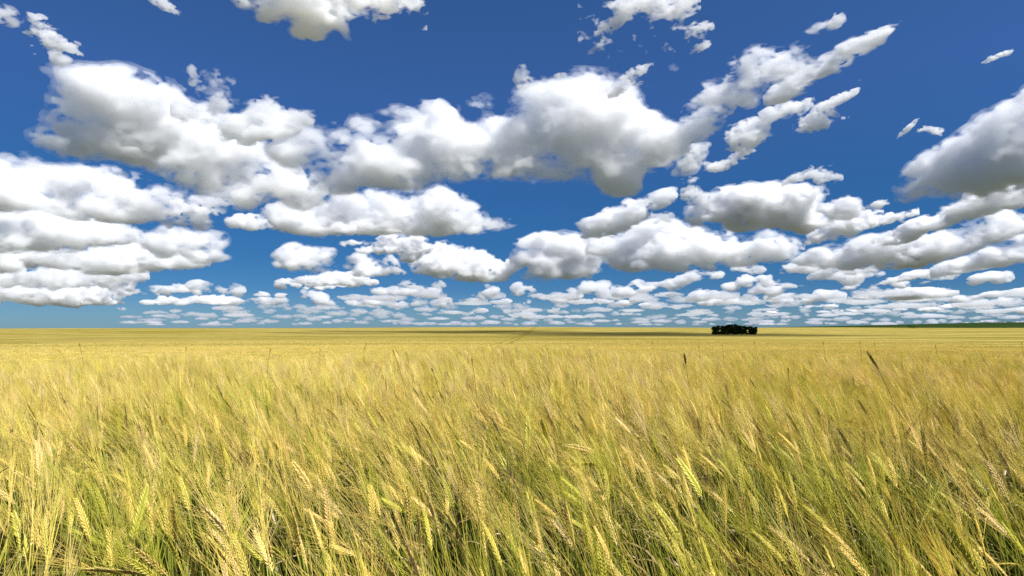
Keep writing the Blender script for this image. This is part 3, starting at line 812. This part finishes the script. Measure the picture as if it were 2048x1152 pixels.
# nested shells (outset, fraying, density): thin ragged veil to dense heart
SHELLS = ((.19, .85, .11), (-.01, .52, .36), (-.20, .30, .36))
FRAYED = ((.13, 1.15, .14), (-.06, .88, .32), (-.24, .6, .32))
WISP = ((.02, 1.25, .20), (-.20, 1.05, .36))
SMALL = ((.10, .90, .22), (-.10, .55, .6))
def cloud_mesh(blobs, seed, vox=1.5, amp=0.55, lam0=None, rough=0.8, flat=0.0, dist=None, stretch=None, depth=0.85, bias=.02, lobes=7, shells=SHELLS):
    """blobs: (x, y, rx, ry[, tilt]) ellipses measured in the photo; they become ellipsoids at the height of the cloud base.
    returns vertices (world), quads, centre, metres per pixel"""
    rng = np.random.default_rng(seed)
    B = np.array([list(b) + [0] * (5 - len(b)) for b in blobs], dtype=float)
    if lobes:                            # smaller heaps budding from the main ones, most of them on the sunlit upper side
        sub = []
        for (x, y, rx, ry, tl) in B:
            for _ in range(lobes):
                th = rng.uniform(-.25, 1.25) * math.pi
                k, f = rng.uniform(.72, 1.12), rng.uniform(.2, .42)
                ct, st = math.cos(R(tl)), math.sin(R(tl))
                u, w = math.cos(th) * rx * k, math.sin(th) * ry * k
                rs = f * (ry * .75 + rx * .25)
                sub.append((x + u * ct - w * st * 0 , y - w - u * st, rs * rng.uniform(1, 1.6), rs * .85, tl))
        B = np.concatenate([B * np.array([1, 1, .93, .93, 1]), np.array(sub)])
    x0, x1 = (B[:, 0] - B[:, 2]).min(), (B[:, 0] + B[:, 2]).max()
    y0, y1 = (B[:, 1] - B[:, 3]).min(), (B[:, 1] + B[:, 3]).max()
    cx, cyy = (x0 + x1) / 2, (y0 + y1) / 2
    d = ray(cx, cyy)
    D = dist or CLOUD_BASE / max(ray(cx, y1).z, 0.008)
    rt = d.cross(Vector((0, 0, 1))).normalized()
    up = rt.cross(d)
    C = at(cx, cyy, D)
    mpp = D / F * (Vector(((cx - PW / 2) / F, (PH / 2 - cyy) / F, 1)).length) ** -1     # metres per photo pixel there
    rmax = np.median(np.array([b[3] for b in blobs]))
    # the blob centres in the local frame (pixels): x right, y away, z up
    loc = []
    for (x, y, rx, ry, tl) in B:
        r = ray(x, y)
        k = D / max(r.dot(d), 0.3)
        o = (at(x, y, k) - C) / mpp
        loc.append((o.dot(rt), rng.normal() * 0.18 * min(rx, ry), o.dot(up)))
    loc = np.array(loc)
    rd = np.maximum(B[:, 3], 0.5 * B[:, 2]) * depth
    pad = 0.6 * max(B[:, 3].max(), 6) + 6 * vox
    lo = np.array([(loc[:, 0] - B[:, 2]).min(), (loc[:, 1] - rd).min(), (loc[:, 2] - np.maximum(B[:, 3], B[:, 2] * np.abs(np.sin(np.radians(B[:, 4]))))).min()]) - pad
    hi = np.array([(loc[:, 0] + B[:, 2]).max(), (loc[:, 1] + rd).max(), (loc[:, 2] + np.maximum(B[:, 3], B[:, 2] * np.abs(np.sin(np.radians(B[:, 4]))))).max()]) + pad
    n = np.maximum(((hi - lo) / vox).astype(int) + 1, 6)
    X = (lo[0] + np.arange(n[0]) * vox)[:, None, None].astype(np.float32)
    Y = (lo[1] + np.arange(n[1]) * vox)[None, :, None].astype(np.float32)
    Z = (lo[2] + np.arange(n[2]) * vox)[None, None, :].astype(np.float32)
    acc = np.zeros(n, dtype=np.float32)
    K = 7.0
    for (bx, by, bz), (x, y, rx, ry, tl), r3 in zip(loc, B, rd):
        ct, st = math.cos(R(tl)), math.sin(R(tl))
        px, pz = X - bx, Z - bz
        u = px * ct + pz * st
        w = -px * st + pz * ct
        wz = np.where(w < 0, w / (ry * (1 - 0.35 * flat)), w / ry)
        rho = np.sqrt((u / rx) ** 2 + ((Y - by) / r3) ** 2 + wz ** 2)
        acc += np.exp(K * np.clip(1 - rho, -1.6, 1))
    Fd = np.log(np.maximum(acc, 1e-9)) / K
    Fd = Fd - 2.5 * np.maximum(-0.38 - Fd, 0)
    lam = lam0 or max(rmax * 1.15, 8)
    sx, sz = stretch or (1.5, 1.0)
    low = np.zeros(n, dtype=np.float32); high = np.zeros(n, dtype=np.float32)
    a, t1, t2, octave = 1.0, 0, 0, 0
    while lam > 2.2 * vox or octave < 3:
        v = value_noise(n, vox, (lam * sx, lam, lam * sz), rng)
        if octave < 2:
            low += a * v; t1 += a * a
        else:
            v = 0.6 * v + 0.5 * (0.8 - np.abs(v))
            high += a * v; t2 += a * a
        a *= rough; lam *= 0.5; octave += 1
    low *= amp / math.sqrt(t1); high /= math.sqrt(t2)
    M = np.array([list(rt), list(d), list(up)])
    out = []
    for shift, fray, dens in shells:
        G = Fd + low + fray * high + shift
        for ax in range(3):
            s = [slice(None)] * 3
            for e in (0, 1, -1, -2):
                s[ax] = e
                G[tuple(s)] = -1
        G[G == 0] = -1e-4
        if not (G > 0).any():
            continue
        V, Q = surface_nets(G)
        out.append((((lo + V * vox) * mpp) @ M, Q, dens))
    if not out: return None
    return out, C, mpp

cloud_mats = {}
def cloud_mat(sigma):
    k = float('%.2g' % sigma)
    if k not in cloud_mats:
        m, n, l = new_mat('cloud_droplets')
        v = n.new('ShaderNodeVolumeScatter')
        v.inputs['Color'].default_value = (.986, .989, .998, 1)
        v.inputs['Density'].default_value = k
        v.inputs['Anisotropy'].default_value = 0.3
        o = n.new('ShaderNodeOutputMaterial')
        l.new(v.outputs[0], o.inputs['Volume'])
        m.cycles.homogeneous_volume = True
        m.cycles.volume_sampling = 'MULTIPLE_IMPORTANCE'
        cloud_mats[k] = m
    return cloud_mats[k]

def cloud(label, blobs, seed, tau=9.0, cat='cloud', group='cumulus clouds in the sky', name='cloud', **kw):
    """tau = optical depth across a typical blob"""
    if tau <= 5:
        kw.setdefault('shells', WISP); kw.setdefault('lobes', 10)
    elif tau <= 7:
        kw.setdefault('shells', FRAYED)
    r = cloud_mesh(blobs, seed, **kw)
    if r is None: return
    shells, C, mpp = r
    k = tau / (2 * np.median([b[3] for b in blobs]) * mpp)
    o = link(name, mesh_np(name, shells[0][0], [shells[0][1]], cloud_mat(k * shells[0][2])))
    o.location = C
    for W, Q, dens in shells[1:]:
        link('cloud_core', mesh_np('cloud_core', W, [Q], cloud_mat(k * dens)), o)
    tag(o, label, cat, group)
    return o
CL = [
 ('large grey-streaked cumulus bank with a long domed top, lowest edge touching the ragged cloud below', [(290,235,115,60,-12),(215,278,95,34,8),(400,300,150,72,-22),(520,352,115,48,-12),(340,305,140,38,-8),(165,292,55,20,5)], dict(amp=0.48, flat=.4, tau=11, bias=.08)),
 ('ragged cloud tower with torn holes rising beside the long domed bank', [(430,175,24,28),(438,212,28,22),(545,212,26,18),(495,240,62,30),(560,250,45,25),(420,232,50,18)], dict(amp=0.85, tau=6)),
 ('billowing white cloud joining the domed bank to the broad central cloud', [(640,270,80,42,-8),(735,312,105,56),(832,325,58,50),(800,245,42,26),(690,352,80,30),(605,295,50,40),(790,368,66,24),(870,235,32,26),(872,300,30,40)], dict(amp=0.6, flat=.2, tau=9, bias=.14)),
 ('broad brilliant white central cloud with a scalloped top and soft grey belly', [(955,270,75,58),(1060,255,90,58),(1155,255,85,58),(1215,282,75,62),(1090,325,100,34),(925,325,55,34),(1245,352,40,34),(1285,285,55,45),(1180,300,110,50)], dict(amp=0.5, flat=.2, tau=11, bias=.10)),
 ('long diagonal streak of cloud climbing from the central cloud up to the right', [(1330,278,55,32,30),(1385,248,50,30,40),(1432,200,52,32,50),(1500,155,50,32,25),(1565,140,45,28,20),(1608,96,44,18,35),(1360,300,30,20)], dict(amp=0.65, tau=7, stretch=(1.6,.9), bias=.14)),
 ('slim diagonal cloud with a feathered tip, parallel to the longer diagonal streak', [(1590,168,45,18,25),(1645,135,50,16,28),(1705,100,38,20,20),(1750,74,34,8,22)], dict(amp=0.6, tau=6, stretch=(1.8,.8))),
 ('small puff with a trailing upper wisp below the diagonal streak', [(1492,270,30,24,10),(1528,236,32,11,30),(1562,224,40,9,14)], dict(amp=0.7, tau=5)),
 ('small curved comma of cloud under the puff with the trailing wisp', [(1436,332,26,9,5),(1462,318,14,9,50),(1490,305,16,9)], dict(amp=0.6, tau=5)),
 ('small tufted cloud with a thin hook above it, beneath the slim diagonal cloud', [(1630,245,34,15,8),(1612,212,20,9,30),(1665,206,40,7,22)], dict(amp=0.7, tau=5)),
 ('torn scrap of cloud hanging under the foot of the diagonal streak', [(1384,322,30,17,38)], dict(amp=0.7, tau=5)),
 ('tiny oval cloud scrap directly beneath the torn scrap', [(1383,388,18,15),(1382,362,18,7)], dict(amp=0.7, tau=5)),
 ('thin crooked wisp above the dark-bellied dome cloud', [(1605,352,30,7,15),(1645,348,26,8,-20),(1650,362,16,8)], dict(amp=0.9, tau=4)),
 ('dark-bellied cloud cut off by the edge of the view, slanting white top', [(1905,330,85,40,24),(1985,290,95,48,28),(1890,362,70,26),(2090,290,130,80,20),(2020,345,120,42)], dict(amp=0.32, flat=.5, tau=11, bias=-.06)),
 ('ragged-bottomed cloud hanging from the top of the sky, larger of two', [(610,32,58,32),(600,-10,100,34),(565,25,40,20),(640,40,36,22),(618,62,20,14)], dict(amp=0.75, tau=6)),
 ('smaller ragged cloud at the top of the sky beside the larger hanging one', [(765,0,62,18),(750,22,34,13),(800,10,35,14)], dict(amp=0.75, tau=5)),
 ('arched wisp of cloud trailing down from the top of the sky', [(1300,2,55,13),(1242,30,34,12,48),(1205,72,20,12,60),(1188,100,16,5,40),(1350,15,35,18)], dict(amp=0.9, tau=4)),
 ('small white cloud clipped by the top corner of the view', [(2,25,26,18,-20)], dict(amp=0.6, tau=5)),
 ('feathery comma-shaped wisp under the clipped corner cloud', [(92,68,26,15,-45),(122,90,26,7,-15),(78,62,24,6,20)], dict(amp=0.95, tau=4)),
 ('tiny round puff at the end of the feathery comma-shaped wisp', [(121,116,15,13)], dict(amp=0.6, tau=5)),
 ('faint flat scrap at the top edge above the domed bank', [(325,6,26,8,-25)], dict(amp=0.6, tau=3)),
 ('tiny upright tuft floating above the scalloped central cloud', [(1048,155,15,17)], dict(amp=0.8, tau=4)),
 ('tiny faint tuft to the side of the upright tuft', [(1117,155,15,6,10)], dict(amp=0.8, tau=2.5)),
 ('thin double-stranded wisp beside the shoulder of the central cloud', [(1240,176,28,11,12),(1270,145,22,7,18)], dict(amp=0.95, tau=4)),
 ('pair of tiny stacked wisps under the arched wisp', [(1398,64,22,12,5),(1403,92,20,7,25)], dict(amp=0.7, tau=4)),
 ('tiny isolated tilted puff above the diagonal streak', [(1674,40,13,10,45)], dict(amp=0.6, tau=4)),
 ('tiny solitary sliver of cloud in the clear blue', [(1997,112,20,4,15)], dict(amp=0.6, tau=3, vox=1.6)),
 ('faint vertical wisp above the ragged cloud tower', [(385,150,7,16)], dict(amp=0.9, tau=3, vox=1.8)),
 ('thin shred of cloud over the shoulder of the dark-bellied edge cloud', [(1865,262,22,5,-15),(1815,258,20,4,40)], dict(amp=0.9, tau=3, vox=1.8)),
 ('grey rolling cloud layer cut by the edge of the view under the domed bank', [(65,358,75,36),(-10,372,60,30),(150,368,100,36),(245,392,90,36),(110,398,120,26),(180,420,90,20)], dict(amp=0.5, flat=.3, tau=9)),
 ('small white lobes under the far end of the domed bank', [(395,412,42,16),(370,440,38,20),(440,404,26,8)], dict(amp=0.6, tau=6)),
 ('dome-topped grey cloud below the rolling layer at the edge of the view', [(50,442,62,26),(140,465,100,24),(225,468,50,20),(40,482,100,24),(-10,440,50,26)], dict(amp=0.42, flat=.4, tau=9)),
 ('blocky white cloud beside a blue gap under the small lobes', [(370,478,58,22),(375,508,55,14),(340,480,40,22)], dict(amp=0.5, tau=8)),
 ('wide flat grey cloud deck beneath the dome-topped grey cloud', [(60,518,130,20),(180,524,110,18),(270,512,80,18),(330,520,70,16),(-20,510,70,22)], dict(amp=0.7, flat=.3, tau=8, lam0=22)),
 ('thin flat cloud sheet low down at the edge of the view', [(50,555,130,14),(190,548,90,11),(-20,550,60,14)], dict(amp=0.75, tau=6, lam0=13)),
 ('lowest pale cloud sheet over the far end of the field', [(60,588,120,11),(190,582,70,8),(140,602,70,6)], dict(amp=0.8, tau=6, lam0=11)),
 ('long flat-bottomed white cloud with a grey base under the central bank', [(615,437,66,28),(720,425,66,34),(830,424,90,38),(905,440,85,25),(965,446,50,14),(770,452,110,16)], dict(amp=0.42, flat=.4, tau=11)),
 ('small tattered cloud left of the long flat-bottomed cloud', [(498,443,30,12),(520,450,20,8)], dict(amp=0.7, tau=6)),
 ('rounded cauliflower cloud with a pale layered base', [(618,520,54,24),(600,530,40,12)], dict(amp=0.42, flat=.4, tau=9)),
 ('humped bright-crested cloud beside the rounded cauliflower cloud', [(738,532,44,20),(770,545,30,8)], dict(amp=0.42, flat=.4, tau=9)),
 ('flat ragged cloud lying under the humped bright-crested cloud', [(660,562,55,9),(700,556,45,10)], dict(amp=0.6, tau=7)),
 ('little heaped cloud with a thin tail just below the long flat-bottomed cloud', [(805,490,45,19),(715,487,34,5),(815,514,24,9),(760,498,40,10)], dict(amp=0.5, flat=.3, tau=9)),
 ('wide heaped cloud with a shelf running to its side over the horizon centre', [(905,522,72,26),(935,540,70,16),(1005,534,45,11),(960,556,45,9)], dict(amp=0.42, flat=.4, tau=10)),
 ('tall heaped cloud over a smaller lump near the horizon centre', [(1130,503,85,34),(1100,512,60,22),(1110,546,58,17),(1190,512,42,16)], dict(amp=0.42, flat=.4, tau=10)),
 ('ragged leaning cloud rising below the shoulder of the central bank', [(1235,435,55,20,22),(1295,405,45,13,15),(1200,448,30,14)], dict(amp=0.7, tau=7)),
 ('small ragged tuft hanging beside the ragged leaning cloud', [(1322,436,20,11)], dict(amp=0.7, tau=5)),
 ('sprawling lumpy cloud bank beneath the ragged leaning cloud', [(1285,475,72,28,8),(1375,500,85,32),(1345,525,90,18),(1460,500,65,30),(1520,498,60,24),(1275,515,40,18)], dict(amp=0.48, flat=.3, tau=10)),
 ('big dome cloud with a dark flat belly above the tree clump', [(1510,412,100,36),(1568,420,62,40),(1440,440,58,18),(1500,388,34,20),(1545,450,80,12)], dict(amp=0.4, flat=.5, tau=13)),
 ('triangular ragged puff next to the big dome cloud', [(1685,415,26,20,15),(1665,425,26,14)], dict(amp=0.6, tau=7)),
 ('slanting flat puff under the triangular ragged puff', [(1690,455,58,15,18),(1640,474,36,8,12)], dict(amp=0.5, tau=8)),
 ('small wispy scrap beside the triangular ragged puff', [(1748,412,18,7,15)], dict(amp=0.7, tau=5)),
 ('thin slanting streak of cloud right of the slanting flat puff', [(1772,440,46,8,12)], dict(amp=0.6, tau=6)),
 ('slanting cloud street segment under the dark-bellied edge cloud', [(1845,455,60,15,20),(1800,468,40,10,12)], dict(amp=0.5, tau=9)),
 ('long slanting white cloud cut by the edge of the view, below the dark-bellied cloud', [(1960,408,66,20,18),(2040,395,40,16,10)], dict(amp=0.5, tau=9)),
 ('massive slanting cloud roll above the green paddock', [(1900,488,95,24,16),(1975,458,50,26,10),(1850,505,60,18,10)], dict(amp=0.42, flat=.3, tau=11)),
 ('wide lumpy cloud between the dome cloud and the massive slanting roll', [(1740,505,85,26,8),(1685,508,50,18),(1790,515,50,22),(1640,520,40,12)], dict(amp=0.5, flat=.3, tau=9)),
 ('grey cloud mass at the edge of the view beneath the massive slanting roll', [(2015,505,55,20,14),(1960,525,70,15,10),(2060,495,40,26)], dict(amp=0.5, flat=.3, tau=10)),
]
for i, (lab, bl, kw) in enumerate(CL):
    kw = dict(kw)
    kw.setdefault('tau', 8)
    cloud(lab, bl, 100 + i, **kw)
# the small clouds of the distant rows: alike, one group
ROWS = [(555,568,45,9,0),(440,577,68,15,0),(300,580,75,12,0),(235,572,40,11,0),(365,602,90,9,0),(485,603,65,8,0),(605,597,48,15,0),
 (740,572,26,10,0),(800,588,75,12,0),(700,602,60,11,0),(770,612,55,8,0),(850,572,55,12,0),(875,608,50,9,0),(1020,580,55,12,0),(975,598,20,5,0),
 (1035,604,35,8,0),(1100,592,55,10,0),(1195,582,58,17,0),(1170,603,60,9,0),(955,623,24,6,0),(1012,626,24,8,0),(1082,628,30,11,0),
 (1318,570,75,14,8),(1352,592,80,11,3),(1242,610,60,8,2),(1312,611,45,7,0),(1402,602,60,11,3),(1485,566,60,12,5),(1452,546,60,10,8),
 (1615,566,110,15,6),(1592,597,80,11,3),(1632,614,60,5,2),(1800,566,100,12,9),(1742,592,110,8,5),(1852,586,100,9,4),(1985,590,70,9,4),
 (1962,606,80,7,3),(1852,618,60,5,2),(2005,622,60,5,2),(1700,623,60,4,1),(1546,601,40,8,0),(1541,624,14,3,0),(1560,540,70,12,8),(1690,545,80,12,8),
 (1880,545,90,12,10),(2010,552,60,12,8),(650,575,40,6,0),(540,590,40,6,0)]
for i, (x, y, rx, ry, tl) in enumerate(ROWS):
    q = random.Random(900 + i)
    bl = []
    for k in range(7 if rx > 60 else 5 if rx > 35 else 2):
        u = q.uniform(-.95, .95)
        f = q.uniform(.15, .30) * (1.5 if rx < 35 else 1)
        bl.append((x + u * rx, y + q.uniform(-.6, .5) * ry - u * rx * math.tan(R(tl)), rx * f, ry * q.uniform(.45, .85), tl))
    cloud('small flat-based cloud in the receding rows above the horizon', bl, 300 + i, tau=4.2, shells=SMALL, group='small clouds in rows near the horizon', amp=0.62, flat=.5, vox=1.2, lam0=max(ry * 1.3, 8), stretch=(1.5, .8), depth=1.3, bias=-.0, lobes=4)

# the farthest clouds read as one mass along the horizon
q = random.Random(77)
VV, QQ, MI, mats, slot, nv, spots = [], [], [], [], {}, 0, []
CC = []
for k in range(2000):
    y = 649 - 62 * q.random() ** 1.5
    x = q.uniform(250, 2060)
    if x < 420 and y < 622 or x < 700 and y < 600 + (700 - x) * .02: continue
    s = (657 - y) / 40
    rx, ry = q.uniform(9, 30) * (.5 + .5 * s), q.uniform(2.6, 5.5) * (.5 + .6 * s)
    if any(abs(x - a) < (rx + c) * .9 and abs(y - b) < (ry + d) * .75 for a, b, c, d in spots): continue
    spots.append((x, y, rx, ry))
    if len(spots) > 240: break
    r = cloud_mesh([(x, y, rx, ry), (x + q.uniform(-.4, .4) * rx, y - .4 * ry, rx * .5, ry * .9)], 2000 + k, vox=1.0, amp=.5, lam0=7, stretch=(2.4, .8), flat=.5, depth=1.3, bias=-.1, lobes=2, shells=((0, .8, 1),))
    if r is None: continue
    shells, C, mpp = r
    veil = shells[0]
    m = cloud_mat(float('%.1g' % (1.0 / (2 * ry * mpp))))
    if m.name not in slot:
        slot[m.name] = len(mats); mats.append(m)
    VV.append(veil[0] + np.array(C)); QQ.append(veil[1] + nv); MI.append(np.full(len(veil[1]), slot[m.name])); nv += len(veil[0])
me = mesh_np('distant_clouds', np.concatenate(VV), [np.concatenate(QQ)])
for m in mats: me.materials.append(m)
me.polygons.foreach_set('material_index', np.concatenate(MI).astype(np.int32))
tag(link('distant_clouds', me), 'thin bands of tiny clouds merging along the horizon', 'clouds', None, 'stuff')
# clouds passing overhead, seen in the photo only by the bands of shade they lay on the far slope
def shade_cloud(sx, sy, lx, ly, seed):
    k = (CLOUD_BASE - float(land_z(sx, sy))) / SUN_DIR.z
    c = Vector((sx, sy, float(land_z(sx, sy)))) + SUN_DIR * k
    rng_ = np.random.default_rng(seed)
    n_ = np.array([int(lx * 2.6 / 8), int(ly * 3.2 / 8), 22])
    g = [(np.arange(m) - (m - 1) / 2) * 8 for m in n_]
    X, Y, Zz = g[0][:, None, None], g[1][None, :, None], g[2][None, None, :]
    Fd = (1 - np.sqrt((X / lx) ** 2 + (Y / ly) ** 2 + (Zz / 60) ** 2)).astype(np.float32)
    G = Fd + .35 * value_noise(n_, 8, (130, 40, 60), rng_) + .2 * value_noise(n_, 8, (50, 22, 30), rng_)
    for a_ in range(3):
        s_ = [slice(None)] * 3
        for e in (0, 1, -1, -2):
            s_[a_] = e; G[tuple(s_)] = -1
    V, Q = surface_nets(G)
    V = np.stack([V[:, i] * 8 + g[i][0] for i in range(3)], 1)
    o = link('cloud', mesh_np('cloud', V, [Q], cloud_mat(.011)))
    o.location = c
    return o
tag(shade_cloud(165, 620, 150, 120, 1), 'long cloud overhead whose shade lies across the slope by the tree clump', 'cloud', 'cumulus clouds in the sky')
tag(shade_cloud(-30, 860, 210, 130, 5), 'thin wide cloud overhead dimming the far slope left of the tree clump', 'cloud', 'cumulus clouds in the sky')
